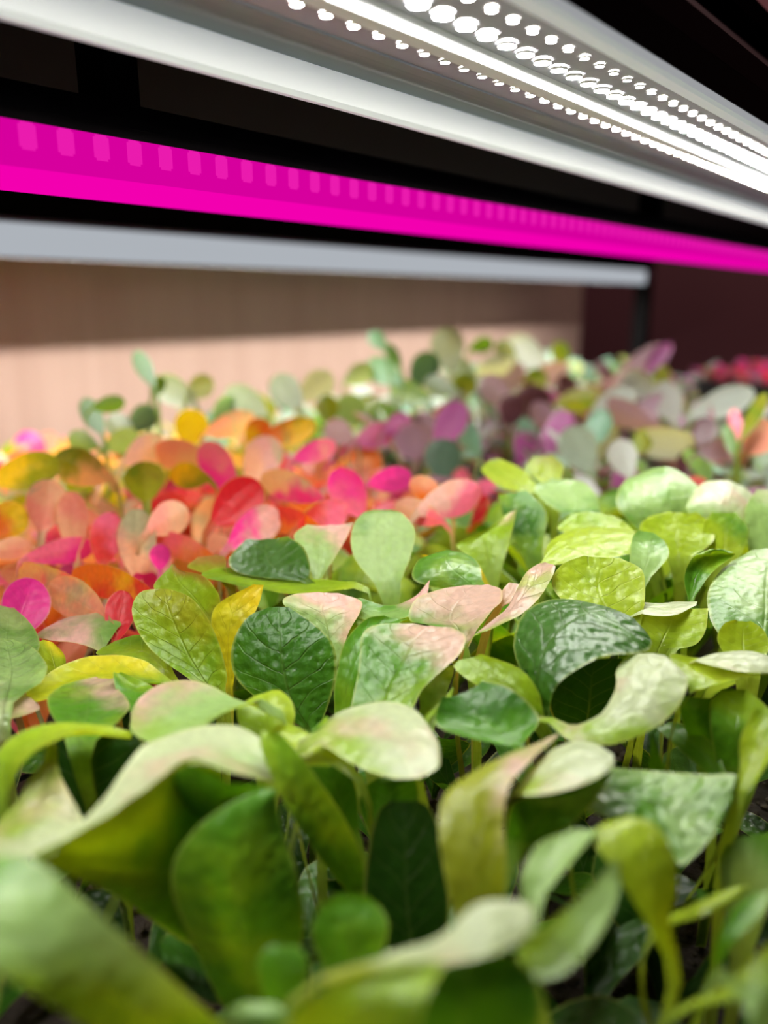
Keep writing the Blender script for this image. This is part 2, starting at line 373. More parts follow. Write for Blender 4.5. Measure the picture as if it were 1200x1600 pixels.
# loose soil crumbs where the soil shows between the front plants
bm = bmesh.new()
for k in range(2600):
    x = R.uniform(-.16, .02); y = R.uniform(.01, .26); r = R.choice((.0006, .0008, .001, .0014))*R.uniform(.7, 1.3)
    ret = bmesh.ops.create_icosphere(bm, subdivisions=1, radius=r)
    q = Vector((x, y, R.uniform(.0, .0025)))-cA
    for v in ret['verts']: v.co = Vector((v.co.x*R.uniform(.7, 1.4), v.co.y*R.uniform(.7, 1.4), v.co.z*R.uniform(.6, 1.2)))+q
link('soil_crumbs', from_bm('soil_crumbs', bm), M_CRUMB, tA, kind='stuff')

# ------------------------------------------------------------------ leaves
def crom(p0, p1, p2, p3, t):
    return .5*((2*p1)+(p2-p0)*t+(2*p0-5*p1+4*p2-p3)*t*t+(3*p1-p0-3*p2+p3)*t**3)
def resample(pts, n):
    m = len(pts)-1; out = []
    for k in range(n+1):
        s = k/n*m; i = min(int(s), m-1); t = s-i
        g = lambda j: pts[j] if 0 <= j <= m else (2*pts[0]-pts[1] if j < 0 else 2*pts[m]-pts[m-1])
        out.append(crom(g(i-1), g(i), g(i+1), g(i+2), t))
    return out
def leaf_mesh(name, left, right, base, cup=.1, groove=.06, nr=18, nc=10, stem_w=.0011, wave=.0):
    """a blade between two edge curves, carried by a stalk that rises from base (all in world space, returned relative to base)."""
    Lp = resample(left, nr); Rp = resample(right, nr)
    m0 = (Lp[0]+Rp[0])/2; d0 = ((Lp[2]+Rp[2])/2-m0)
    if d0.length > 1e-6: d0.normalize()
    gap = m0-base; gl_ = gap.length
    rows = []                                           # (left, right, v)
    if gl_ > .003:
        b1 = base+Vector((0, 0, min(gl_*.5, .02))); b2 = m0-d0*min(gl_*.4, .014)
        ns = 7; e = (Rp[0]-Lp[0]); w0 = e.length/2; e = e.normalized() if w0 > 1e-6 else Vector((1, 0, 0))
        for k in range(ns):
            s = k/ns
            c = base*(1-s)**3+b1*3*s*(1-s)**2+b2*3*s*s*(1-s)+m0*s**3
            hw = stem_w+(max(w0, stem_w)-stem_w)*s**4.5
            rows.append((c-e*hw, c+e*hw))
    nst = len(rows)
    rows += list(zip(Lp, Rp))
    # arc length
    v = [0]
    for a, b in zip(rows[:-1], rows[1:]): v.append(v[-1]+((a[0]+a[1])/2-(b[0]+b[1])/2).length)
    tot = max(v[-1], 1e-6); vb = v[nst]
    vs = []; uvs = []; fs = []
    seed = R.uniform(0, 90)
    for i, (a, b) in enumerate(rows):
        j0, j1 = max(0, i-1), min(len(rows)-1, i+1)
        dl = (rows[j1][0]+rows[j1][1]-rows[j0][0]-rows[j0][1])
        nrm = dl.cross(b-a)
        nrm = nrm.normalized() if nrm.length > 1e-12 else Vector((0, 0, 1))
        hw = (b-a).length/2
        for k in range(nc+1):
            u = -1+2*k/nc
            p = a.lerp(b, (u+1)/2)
            off = cup*hw*(1-u*u)-groove*hw*max(0, 1-abs(u)*4)
            if wave: off += wave*abs(u)**2*noise.noise(Vector((v[i]*160+seed, u*2, seed)))
            vs.append(p+nrm*off-base); uvs.append((u, .2*v[i]/vb if i < nst else .2+.8*(v[i]-vb)/max(tot-vb, 1e-6)))
    for i in range(len(rows)-1):
        for k in range(nc):
            q = i*(nc+1)+k; fs.append((q, q+1, q+nc+2, q+nc+1))
    me = mesh(name, vs, fs, True)
    ul = me.uv_layers.new(name='UVMap')
    flat = []
    for l in me.loops: flat += uvs[l.vertex_index]
    ul.data.foreach_set('uv', flat)
    me.materials.append(LEAF)
    return me
def paint(o, a, b, blush=.75, gloss=.5, blister=.5, c=None):
    o['col_a'] = a; o['col_b'] = b; o['col_c'] = c or b; o['leaf_par'] = (blush, gloss, blister)

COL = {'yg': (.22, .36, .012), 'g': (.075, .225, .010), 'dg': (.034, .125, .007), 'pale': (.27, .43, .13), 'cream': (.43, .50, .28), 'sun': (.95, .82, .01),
       'pink': (.52, .35, .27), 'yel': (.60, .56, .015), 'br': (.30, .17, .03), 'lime': (.30, .42, .014), 'deep': (.012, .048, .003),  # pink paints in magenta lamp light; deep paints in shade below the canopy
       'teal': (.20, .42, .28), 'sage': (.33, .44, .35), 'silver': (.44, .50, .46), 'olive': (.25, .29, .014), 'purple': (.40, .10, .32), 'mauve': (.38, .25, .33),
       'dteal': (.08, .17, .11), 'wine': (.09, .03, .04), 'leafgreen': (.10, .22, .03),
       'hot': (.80, .035, .30), 'mag': (.55, .025, .22), 'rose': (.80, .15, .26), 'red': (.62, .045, .035), 'crim': (.50, .010, .018), 'orange': (.72, .18, .02),
       'peach': (.82, .50, .28), 'salmon': (.84, .34, .25), 'gold': (.76, .57, .012), 'blush': (.70, .42, .36)}
THIRD = {'cream': 'pink', 'pink': 'yg', 'pale': 'g', 'yg': 'g', 'g': 'yg', 'dg': 'g', 'lime': 'yg', 'blush': 'pale', 'peach': 'cream', 'salmon': 'peach', 'orange': 'gold', 'red': 'orange', 'gold': 'olive', 'olive': 'g', 'rose': 'salmon', 'hot': 'rose', 'yel': 'lime'}
ROOTS = []
def handle(label):
    '''the short noun phrase by which other labels refer to this plant'''
    t = label.split(' with ', 1)[1]
    for cut in (',', ' behind', ' in ', ' beside', ' under', ' over ', ' at ', ' by ', ' left of', ' right of', ' above', ' below', ' among', ' pointing', ' against', ' near', ' on ', ' cut ', ' filling', ' lying', ' sloping', ' curling', ' arching', ' between', ' topping', ' of ', ' turning', ' slanting up', ' standing', ' topped', ' facing', ' dipping', ' like'):
        t = t.split(cut, 1)[0]
    return t
def plant(name, label, cat, leaves, group=None, base=None, gz=0.001, stem_w=.0011):
    """leaves: dicts rows=[(lx,ly,ld, rx,ry,rd)...] a,b colours. One Empty at the soil, each leaf a child."""
    segs = []
    for lf in leaves:
        l = [at(r[0], r[1], r[2]) for r in lf['rows']]; r_ = [at(r[3], r[4], r[5]) for r in lf['rows']]
        segs.append((l, r_))
    if base is None:
        m = Vector((0, 0, 0))
        for l, r_ in segs: m += (l[0]+r_[0])/2
        m /= len(segs)
        base = Vector((m.x, m.y, gz))
    t = empty(name, base, label=label, cat=cat, group=group)
    mid = sum(((l[len(l)//2]+r_[len(r_)//2])/2 for l, r_ in segs), Vector((0, 0, 0)))/len(segs)
    ROOTS.append((handle(label), mid, name))
    for (l, r_), lf in zip(segs, leaves):
        me = leaf_mesh('leaf', l, r_, base, lf.get('cup', .10), lf.get('groove', .05), stem_w=stem_w, wave=lf.get('wave', .0006))
        o = link('leaf', me, None, t)
        paint(o, COL[lf['a']], COL[lf['b']], lf.get('bl', .75), lf.get('gl', .5), lf.get('bs', .5), COL[THIRD.get(lf['b'], lf['b'])])
    return t
def F(a, b, *rows, **k):
    return dict(rows=rows, a=a, b=b, **k)
GL = 'front lettuce seedlings'
def lettuce(label, *leaves, **k): return plant('lettuce_seedling', label, 'seedling', leaves, GL, **k)
# ------------------------------------------------------------------ front lettuce: left of the picture
lettuce('lettuce seedling with upright oval green leaf and narrow yellow leaf, left of centre',
  F('yg', 'olive', (295,1060,18.4,352,1078,18.4), (252,1030,18.7,354,1050,18.5), (222,998,19,342,1005,18.8), (206,955,19.3,322,962,19), (220,926,19.6,296,932,19.4), (250,919,19.8,266,919,19.8), bl=.7, bs=.9, cup=.16),
  F('yel', 'gold', (352,1075,20,364,1075,20), (338,1015,20.2,372,1022,20.2), (330,968,20.3,390,975,20.3), (345,940,20.5,406,940,20.5), (396,913,20.7,412,914,20.7), bl=.8, cup=.2, bs=.7))
lettuce('lettuce seedling with one broad dark green upright leaf facing front, centre left',
  F('dg', 'dg', (472,1136,17.4,495,1143,17.4), (402,1092,17.7,513,1102,17.7), (366,1055,18,526,1050,18), (362,1010,18.3,520,1005,18.3), (385,966,18.6,490,975,18.6), (420,949,18.8,452,949,18.8), bs=1, cup=-.18, gl=.45))
lettuce('lettuce seedling with small pointed yellow-green leaf behind the oval green leaf',
  F('yg', 'br', (300,968,21,346,950,21), (255,930,21.2,340,925,21), (240,915,21.5,318,900,21.3), (262,890,21.7,282,891,21.6), (269,881,21.8,272,881,21.8), bl=.9))
lettuce('lettuce seedling with long drooping yellow leaf turning green, far left',
  F('g', 'yel', (256,1068,17.4,258,1056,18.2), (190,1068,17.2,215,1028,18.4), (135,1072,17.0,140,1026,18.4), (80,1092,16.6,85,1046,17.8), (40,1096,16.5,40,1080,17), bl=.45, cup=.3),
  F('lime', 'yg', (264,1064,18.8,272,1050,18.8), (205,1030,18.9,252,1008,19.6), (152,1022,19.2,215,990,20), (160,1012,19.6,180,1000,19.9)))
lettuce('lettuce seedling with two pale green leaves cut by the left picture edge',
  F('pale', 'pale', (-20,1060,17.4,8,1058,17.5), (-45,1000,19.3,58,1022,18.9), (-30,960,21,56,985,20.4), (-5,943,21.9,22,950,21.6), bs=.5),
  F('cream', 'pale', (-8,1102,15.6,22,1098,15.7), (-40,1045,17.3,74,1050,17.1), (-30,1008,18.7,52,1012,18.5), (-5,996,19.2,18,998,19.1), bl=.3, bs=.9, gl=.7))
lettuce('lettuce seedling with flat pink-grey leaf at left edge under pale leaves',
  F('pink', 'pink', (-60,1100,15.8,-50,1140,15.2), (0,1070,16.6,0,1126,15.5), (42,1086,16.4,42,1116,15.8), (62,1103,16,62,1109,15.9)))
lettuce('lettuce seedling with small yellow rounded leaf beside pale leaves, far left',
  F('lime', 'yel', (70,1060,19,105,1040,19), (58,1012,19.5,100,1022,19.3), (66,999,19.7,82,1003,19.6)))
lettuce('lettuce seedling with leaf half bright green half pink, left foreground',
  F('g', 'pink', (100,1150,14.2,150,1156,14.1), (74,1098,15.6,202,1108,15.2), (98,1070,16.7,184,1076,16.4), (150,1058,17.3,178,1060,17.2), bl=.75, bs=.8),
  F('g', 'yg', (205,1114,15.8,218,1110,15.8), (183,1082,16.3,240,1080,16.5), (177,1055,16.6,236,1070,17), (178,1049,16.8,188,1051,16.9), cup=.35))
lettuce('lettuce seedling with broad flat pale leaf tinted pink at its near edge, left of centre',
  F('pale', 'pink', (408,1092,14.6,408,1110,14.4), (360,1110,14.0,370,1092,15.2), (305,1143,13.7,320,1069,15.6), (245,1159,13.5,262,1063,15.6), (212,1150,13.6,220,1090,15.1), (203,1134,14,205,1118,14.4), bl=.85, gl=.6),
  F('yg', 'lime', (378,1145,14.8,455,1148,14.8), (370,1110,15.1,461,1115,15.0), (392,1088,15.4,452,1090,15.3), (425,1077,15.6,438,1078,15.6), bl=.6))
lettuce('lettuce seedling with yellow arching leaf curling over at lower left edge',
  F('yg', 'lime', (-6,1250,12.2,14,1236,12.2), (-4,1180,12.8,36,1192,12.1), (36,1142,13.3,80,1158,12.4), (108,1128,13.8,130,1143,13), (206,1143,14,206,1153,13.6), bl=.4, cup=.25),
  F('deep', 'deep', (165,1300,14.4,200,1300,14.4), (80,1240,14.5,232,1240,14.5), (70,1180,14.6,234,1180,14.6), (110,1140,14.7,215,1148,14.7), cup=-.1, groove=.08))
lettuce('lettuce seedling with ruffled cream and green leaf at lower left edge',
  F('yg', 'cream', (76,1178,12.7,88,1178,12.7), (56,1205,12.4,96,1212,12.6), (20,1260,12,112,1248,12.4), (-20,1300,11.4,128,1275,12.1), (-40,1340,10.5,110,1310,11.4), (-30,1352,10.2,50,1340,10.6), bl=.62, bs=1, wave=.002, cup=.2), base=Vector((-.115, .035, .001)))
lettuce('large lettuce seedling with cream-ridged arching leaf, lower left foreground',
  F('g', 'yg', (330,1490,12.6,345,1200,11.9), (285,1470,12.4,292,1186,11.5), (240,1440,11.8,218,1240,10.8), (175,1395,10.9,140,1290,10.1), (108,1368,10,90,1318,9.8), (62,1347,9.6,54,1337,9.6), bl=.6, cup=-.12),
  F('g', 'dg', (310,1400,12.6,345,1395,12.6), (245,1300,11.8,415,1290,12.6), (250,1225,11.3,425,1240,12.2), (292,1190,11.4,420,1226,11.9), bl=.6, cup=-.2),
  F('pale', 'cream', (428,1222,12.3,428,1170,12.9), (365,1206,11.7,372,1133,13.4), (310,1192,11.5,300,1137,13.2), (258,1212,11.3,240,1158,12.7), (222,1240,11.1,212,1178,12.2), (150,1300,10.3,140,1272,10.9), (70,1337,9.6,66,1326,9.9), bl=.3, cup=.12))  # its narrow cream tail paints the light along the ridge
lettuce('lettuce seedling with long straight green leaf sloping down to right, lower centre',
  F('g', 'yg', (548,1402,13,575,1390,13), (505,1348,12.6,562,1330,12.9), (460,1282,12.3,528,1262,12.8), (425,1217,12.2,480,1196,12.8), (406,1165,12.4,442,1150,12.9), (410,1142,12.8,422,1140,12.8), bl=.5, cup=.2),
  F('yg', 'lime', (522,1194,13.6,536,1188,13.9), (470,1192,13.4,495,1155,14.2), (428,1162,13.4,452,1134,14.3), (420,1146,13.7,430,1137,13.9), bl=.4, cup=.2))
lettuce('lettuce seedling with dark shaded leaf under bright cream leaf, lower centre',
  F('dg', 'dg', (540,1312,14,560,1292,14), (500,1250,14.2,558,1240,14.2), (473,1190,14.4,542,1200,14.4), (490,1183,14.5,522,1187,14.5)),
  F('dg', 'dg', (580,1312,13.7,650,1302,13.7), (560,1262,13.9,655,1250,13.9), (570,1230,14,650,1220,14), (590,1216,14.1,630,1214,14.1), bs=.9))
# ------------------------------------------------------------------ centre
lettuce('lettuce seedling with bright cream spoon-shaped leaf pointing right, picture centre',
  F('yg', 'cream', (500,1164,13.5,500,1138,14), (545,1190,13.1,530,1112,14.8), (605,1213,12.7,590,1098,15), (655,1215,12.6,645,1107,14.7), (684,1200,12.8,678,1148,13.9), (688,1188,13.2,686,1172,13.5), bl=.42, gl=.7, cup=.14),
  F('g', 'yg', (490,1160,15,505,1160,15), (484,1145,15,512,1132,15), (505,1122,15.2,512,1120,15.2)))
lettuce('lettuce seedling with broad pink-bronze leaf over curled green leaf, right of dark leaf',
  F('g', 'pink', (548,1106,16,646,1104,15.7), (556,1065,16.4,662,1075,16), (562,1028,16.8,692,1046,16.2), (567,990,17.2,720,1020,16.6), (596,976,17.6,727,992,17.1), (645,974,17.7,705,978,17.5), bl=.72, bs=.7, gl=.6),
  F('g', 'g', (522,1112,16.9,548,1110,16.7), (525,1060,17.1,562,1060,16.9), (538,1005,17.5,590,1010,17.3), (572,968,18,622,975,17.9), (600,961,18.1,638,967,18.1), cup=.3),
  F('pale', 'yg', (656,1107,16.3,690,1105,16.3), (658,1060,16.7,706,1060,16.9), (688,1036,17.1,710,1040,17.1)))
lettuce('lettuce seedling with pale leaf tipped pink, behind the dark upright leaf',
  F('pale', 'blush', (517,1040,19.4,527,1042,19.4), (478,980,20,545,988,19.8), (442,942,20.2,563,956,20.2), (458,928,20.6,563,938,20.6), (490,924,20.8,530,926,20.8), bl=.75, bs=.6))
lettuce('lettuce seedling with long flat yellow-green leaf edged pink, behind pink-tipped leaf',
  F('lime', 'yg', (552,918,22,554,908,22.3), (490,927,22,490,905,23), (420,924,22,420,892,23.6), (360,912,22.2,355,886,23.6), (312,902,22.7,316,894,23.1), bl=.3))
lettuce('lettuce seedling with green leaf dipping in middle with pink rim, centre',
  F('g', 'blush', (560,967,20.4,562,934,20.8), (600,972,20.1,605,947,20.8), (640,962,20.1,645,934,20.8), (668,932,20.6,672,905,21.1), bl=.75))
lettuce('lettuce seedling with broad dusky pink rounded leaf, centre right',
  F('g', 'pink', (718,1010,18.3,732,1012,18.3), (682,980,18.9,748,980,18.4), (640,970,19.4,768,955,18.8), (650,936,19.9,784,938,19.3), (690,920,20.3,782,920,19.9), (728,913,20.5,762,913,20.4), bl=.45, bs=.6),
  F('pink', 'pink', (776,945,19.5,786,948,19.5), (785,922,19.8,812,932,19.6), (795,910,20,816,912,20)))
lettuce('lettuce seedling with folded dusty pink leaf beside dark glossy leaf, centre right',
  F('yg', 'pink', (742,994,17.8,748,986,17.9), (795,970,18,790,950,18.6), (836,942,18.6,818,900,19.6), (862,902,19.4,838,884,20.3), (868,884,20,852,879,20.2), bl=.2, bs=.8))
lettuce('lettuce seedling with broad luminous yellow-green rounded leaf behind dark glossy leaf',
  F('lime', 'lime', (965,1000,18.7,998,990,18.8), (890,948,19.2,1006,950,19.1), (862,912,19.8,1008,915,19.6), (878,882,20.2,1001,888,20), (912,868,20.4,968,871,20.4), bs=.6))
lettuce('lettuce seedling with big dark glossy leaf and pale crescent leaf curling round, right of centre',
  F('dg', 'dg', (846,1114,15.6,856,1112,15.4), (822,1065,16.2,872,1070,15.4), (802,1010,17,928,1030,15.6), (820,955,18,988,1022,16), (878,935,18.5,1012,1017,16.6), (940,946,18.3,1019,1002,17), (985,972,17.8,1008,988,17.4), gl=.9, bs=1, cup=-.22, bl=2),
  F('yg', 'cream', (856,1130,14.5,862,1122,14.7), (893,1158,13.9,902,1131,14.4), (960,1162,13.7,940,1113,14.6), (1022,1138,14,962,1075,15.1), (1064,1098,14.4,963,1046,15.7), (1074,1058,15,983,1025,16.2), (1045,1028,15.9,1018,1022,16.1), bl=.5, bs=.6, cup=.22),
  F('deep', 'deep', (880,1150,17.2,950,1150,17.2), (858,1105,17.0,985,1105,17.0), (862,1060,16.9,990,1060,16.9), (890,1032,16.9,975,1030,16.9)),  # near-black backing leaf added to paint the shade inside the crescent
  F('yg', 'yg', (822,1120,15.5,850,1117,15.2), (770,1087,15.8,840,1078,15.4), (718,1052,16.2,808,1042,15.9), (704,1032,16.5,752,1022,16.4), cup=.2), gz=.001)
lettuce('lettuce seedling with shaded green leaf lit along its fold, below the yellow-rimmed leaf',
  F('g', 'dg', (800,1167,14.1,817,1162,14.2), (720,1150,14,842,1122,14.8), (680,1127,14.3,802,1077,15.3), (690,1088,14.8,755,1063,15.7), bl=.6, cup=.25, gl=.35),
  F('yg', 'yg', (662,1120,15,675,1120,15), (690,1092,15.3,701,1095,15.3), (708,1074,15.6,710,1076,15.6)))
lettuce('lettuce seedling with long olive strap leaf arching down, lower centre right',
  F('olive', 'pink', (712,1442,10.2,786,1430,10.2), (694,1362,10.5,791,1350,10.5), (685,1290,10.9,786,1290,10.9), (698,1238,11.4,794,1235,11.4), (758,1197,12.2,818,1200,12), (825,1167,13,852,1168,12.9), (868,1147,13.7,873,1150,13.7), bl=.72, cup=-.15))
lettuce('lettuce seedling with cream spearhead leaf above dark underside, beside olive strap leaf',
  F('yg', 'cream', (800,1243,11.7,803,1234,12), (845,1241,11.6,835,1194,12.7), (895,1231,11.7,880,1162,13.3), (937,1216,12.1,927,1160,13.4), (960,1197,12.6,958,1180,13), bl=.35, gl=.7),
  F('dg', 'dg', (790,1312,12.3,832,1322,12), (800,1255,12.2,902,1282,12), (850,1242,12.4,946,1226,12.6), (900,1232,12.5,958,1200,12.9)))
lettuce('lettuce seedling with square-ended pale veined leaf, lower right',
  F('g', 'pale', (938,1275,12.4,955,1198,13.5), (985,1292,12.2,1000,1203,13.5), (1040,1325,11.9,1050,1207,13.3), (1068,1352,11.6,1105,1210,13), (1118,1300,11.9,1147,1211,12.8), (1140,1258,12.3,1150,1218,12.7), bl=.55, bs=1, cup=.08, gl=.7))
lettuce('blurred lettuce seedling with cupped pale leaf and yellow hooped leaf, lower right foreground',
  F('pale', 'pale', (816,1402,9.6,850,1400,9.6), (816,1365,9.9,880,1362,9.9), (842,1320,10.4,926,1312,10.3), (900,1295,10.7,952,1285,10.6), gl=.6, cup=.25),
  F('yg', 'lime', (1038,1495,9.8,1058,1490,9.8), (1000,1425,9.8,1046,1432,9.8), (960,1360,10,1058,1380,10), (930,1318,10.3,1050,1325,10.3), (938,1290,10.6,1024,1290,10.6), (975,1281,10.8,1000,1280,10.8), bl=.4, cup=-.25))
lettuce('blurred lettuce seedling with pale upright blade edged yellow, bottom right of centre',
  F('yg', 'pale', (800,1505,8.6,815,1542,8.3), (830,1466,8.8,882,1522,8.4), (885,1420,9,937,1462,8.7), (937,1370,9.3,964,1402,9.1), (962,1340,9.5,972,1350,9.5), bl=.4, cup=.15))
lettuce('blurred lettuce seedling with cream pointed leaf lying across the bottom centre',
  F('olive', 'cream', (500,1538,7.8,500,1524,8), (600,1520,7.8,610,1490,8.2), (690,1509,7.8,690,1460,8.3), (770,1492,7.9,750,1411,8.6), (825,1458,8.2,805,1405,8.7), (837,1437,8.4,832,1416,8.5), bl=.45),
  F('dg', 'dg', (600,1660,7.8,830,1660,7.8), (605,1560,7.9,850,1560,7.9), (650,1510,8.1,812,1500,8.2), (700,1498,8.2,780,1490,8.2)))
lettuce('blurred lettuce seedling with yellow-green blade at bottom edge, centre',
  F('yg', 'yg', (430,1660,7.2,640,1660,7), (470,1575,7.3,665,1565,7.2), (555,1520,7.5,692,1512,7.6), (640,1508,7.6,690,1506,7.6)))
lettuce('blurred lettuce seedling with huge pale leaf filling bottom left corner',
  F('yg', 'pale', (250,1670,8.2,372,1622,8.4), (160,1622,7.9,292,1550,8.3), (80,1572,7.7,207,1475,8.3), (10,1527,7.6,127,1405,8.4), (-80,1470,7.6,55,1345,8.7), (-140,1420,7.9,-20,1338,8.8), bl=.6, cup=.1, gl=.6))
lettuce('lettuce seedling with tall dark green arching leaf in shade, lower left of centre',
  F('g', 'g', (345,1572,11.2,440,1572,11.2), (300,1470,11,472,1470,11.2), (268,1390,10.9,472,1400,11.3), (278,1330,10.9,457,1340,11.4), (328,1275,11.1,440,1290,11.5), (385,1242,11.4,432,1252,11.5), (424,1232,11.6,433,1236,11.6), cup=-.3))
lettuce('lettuce seedling with small round green leaf near the bottom, left of centre',
  F('g', 'g', (425,1610,8.8,475,1610,8.8), (406,1540,8.9,480,1532,8.9), (402,1500,9,483,1500,9), (424,1474,9.1,462,1476,9.1), cup=-.2),
  F('pale', 'pale', (345,1650,8.2,465,1650,8.2), (348,1592,8.3,457,1592,8.3), (385,1564,8.5,428,1565,8.5)))
lettuce('lettuce seedling with rounded grey-green leaf in shade, bottom centre',
  F('g', 'g', (505,1512,10,590,1512,10), (487,1460,10.1,607,1452,10.1), (500,1416,10.3,596,1420,10.3), (528,1396,10.4,572,1399,10.4), bs=.8))
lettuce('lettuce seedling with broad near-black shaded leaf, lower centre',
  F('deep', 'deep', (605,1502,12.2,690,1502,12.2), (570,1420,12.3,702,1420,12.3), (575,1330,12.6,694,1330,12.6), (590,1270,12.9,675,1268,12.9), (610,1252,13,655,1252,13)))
# ------------------------------------------------------------------ right
lettuce('lettuce seedling with square yellow-green leaf topped by pale rolled edge, right',
  F('lime', 'lime', (1000,1012,18.6,1060,1014,18.4), (988,985,18.8,1088,1006,18.4), (998,955,19.2,1102,985,18.8), (1003,943,19.6,1107,950,19.3)),
  F('cream', 'cream', (1003,958,18.9,1003,943,19.7), (1045,963,18.8,1045,941,20), (1088,946,19.5,1090,940,19.9)))
lettuce('lettuce seedling with very broad pale leaf edged yellow, right picture edge',
  F('g', 'pale', (1140,1015,18.3,1230,1025,18.1), (1112,972,19.2,1268,990,19), (1106,925,20.6,1278,940,20.4), (1132,886,22,1262,890,22), (1172,861,23,1228,861,23), bl=.35, cup=-.15, gl=.6),
  F('lime', 'lime', (1138,1032,17.4,1192,1034,17.3), (1121,1000,17.8,1202,1010,17.6), (1130,976,18,1194,986,17.9), (1148,969,18.1,1172,971,18.1)))
lettuce('lettuce seedling with wide horizontal leaf, yellow below and white-lit above, right edge',
  F('yg', 'lime', (1078,1088,14.9,1084,1078,15), (1070,1058,15.4,1140,1066,15.2), (1046,1024,16.2,1165,1056,15.6), (1090,1028,16.3,1230,1052,15.6), bl=.3, cup=.2),
  F('cream', 'cream', (1086,1033,16.1,1090,1029,16.3), (1130,1045,15.6,1122,1019,16.7), (1180,1049,15.5,1175,1017,16.7), (1240,1052,15.6,1230,1033,16.3)))
lettuce('lettuce seedling with plain green paddle leaf at lower right edge',
  F('g', 'yg', (1120,1202,14.6,1190,1202,14.6), (1110,1140,14.8,1192,1140,14.6), (1110,1098,15.2,1200,1110,15), (1128,1078,15.5,1168,1076,15.5), bl=.6),
  F('g', 'dg', (1088,1192,15,1116,1202,15), (1063,1112,15.4,1113,1132,15.2), (1070,1087,15.7,1112,1092,15.6)))
lettuce('lettuce seedling with bright yellow-green folded leaf cut by right edge',
  F('lime', 'yg', (1150,1242,12.5,1166,1242,12.5), (1156,1196,13,1202,1190,12.8), (1158,1150,13.4,1228,1140,13.2), (1178,1108,13.8,1232,1098,13.8), cup=.25))
lettuce('lettuce seedling with narrow dark strap leaf over bare soil, right',
  F('g', 'g', (1112,1214,14.4,1132,1202,14.5), (1070,1177,14.8,1112,1160,15), (1035,1146,15.2,1066,1132,15.5), (1026,1138,15.4,1045,1127,15.6)),
  F('g', 'dg', (1012,1207,14.5,1042,1207,14.5), (1016,1175,14.7,1030,1178,14.7), (1018,1144,14.9,1021,1145,14.9)))
lettuce('blurred lettuce seedling with thin yellow-green blades pointing up, lower right edge',
  F('lime', 'lime', (1048,1448,10.6,1052,1428,10.8), (1095,1431,10.4,1105,1401,10.8), (1145,1403,10.6,1150,1384,10.9), (1173,1386,10.9,1173,1383,10.9), cup=.2),
  F('g', 'pale', (1112,1512,9.8,1126,1506,9.8), (1120,1465,9.9,1150,1470,9.8), (1150,1415,10.2,1192,1425,10), (1182,1390,10.4,1202,1394,10.4), cup=.25))
lettuce('blurred lettuce seedling with two blades in the bottom right corner',
  F('lime', 'yg', (1082,1562,8.8,1084,1572,8.7), (1130,1540,8.7,1140,1564,8.5), (1200,1478,8.8,1202,1547,8.4), (1262,1430,9,1262,1512,8.6), bl=.5),
  F('pale', 'pale', (1163,1538,8,1160,1550,8), (1200,1543,7.9,1172,1602,7.6), (1250,1570,7.8,1220,1650,7.5)))
lettuce('blurred lettuce seedling with pale rounded leaf at right edge, lower right',
  F('pale', 'g', (1130,1402,11.8,1202,1412,11.6), (1123,1345,12,1218,1350,11.9), (1143,1308,12.3,1212,1299,12.2)))
# ------------------------------------------------------------------ second rank, out of focus
lettuce('blurred lettuce seedling with two yellow-green oval leaves topping the rear rank, centre right',
  F('lime', 'lime', (836,770,31,843,762,31.2), (788,764,30.6,818,735,32), (754,738,31.5,786,718,32.6), (758,722,32.3,768,718,32.5)),
  F('lime', 'olive', (850,758,32,875,754,32), (820,735,32.5,880,728,32.5), (834,712,33,864,711,33)))
lettuce('blurred lettuce seedling with pale domed leaf, upper right rear rank',
  F('g', 'pale', (925,802,28.5,937,796,28.5), (870,797,28.5,932,775,29.5), (837,770,29.5,908,752,30.5), (836,758,30,862,749,30.5), bl=.3, gl=.6),
  F('dg', 'g', (812,862,27,848,862,27), (788,815,27.5,852,800,27.8), (778,772,28,822,766,28.5)))
lettuce('blurred lettuce seedling with cupped yellow leaf edged pink, centre of rear rank',
  F('yg', 'blush', (730,868,25.5,792,862,25.5), (713,850,25.7,802,822,26), (757,828,26.1,807,796,27), (795,800,27,806,796,27.1), bl=.85, cup=.2))
lettuce('blurred lettuce seedling with large white-lit domed leaf, upper right',
  F('g', 'pale', (1000,832,27.5,1042,827,27.5), (964,790,28,1107,800,28.5), (973,755,29,1102,770,29.5), (1008,736,30,1062,737,30.6), bl=.15, gl=.7, cup=-.25),
  F('pale', 'cream', (1090,822,27.5,1162,832,27.5), (1073,790,28,1182,800,28.3), (1098,755,29.5,1174,770,29.6), (1120,750,29.8,1150,756,29.9), bl=.3, cup=-.2))
lettuce('blurred lettuce seedling with pale leaf cut by right edge, rear rank',
  F('pale', 'cream', (1170,862,26,1232,862,26), (1163,800,27,1242,800,27), (1183,764,28,1224,764,28)))
lettuce('blurred lettuce seedling with broad lit yellow-green leaves, upper right second rank',
  F('lime', 'lime', (1040,868,25,1082,870,25), (1000,830,25.5,1114,846,25.5), (1013,808,26,1112,822,26.3), (1044,799,26.6,1088,801,26.6)),
  F('lime', 'yg', (990,847,26,1000,838,26.3), (930,846,25.8,960,807,27), (875,829,26.3,900,801,27.4), (870,822,26.5,878,812,26.8)),
  F('lime', 'g', (1105,860,25.5,1160,862,25.5), (1098,825,26,1170,830,26), (1112,800,26.6,1150,800,26.6)))
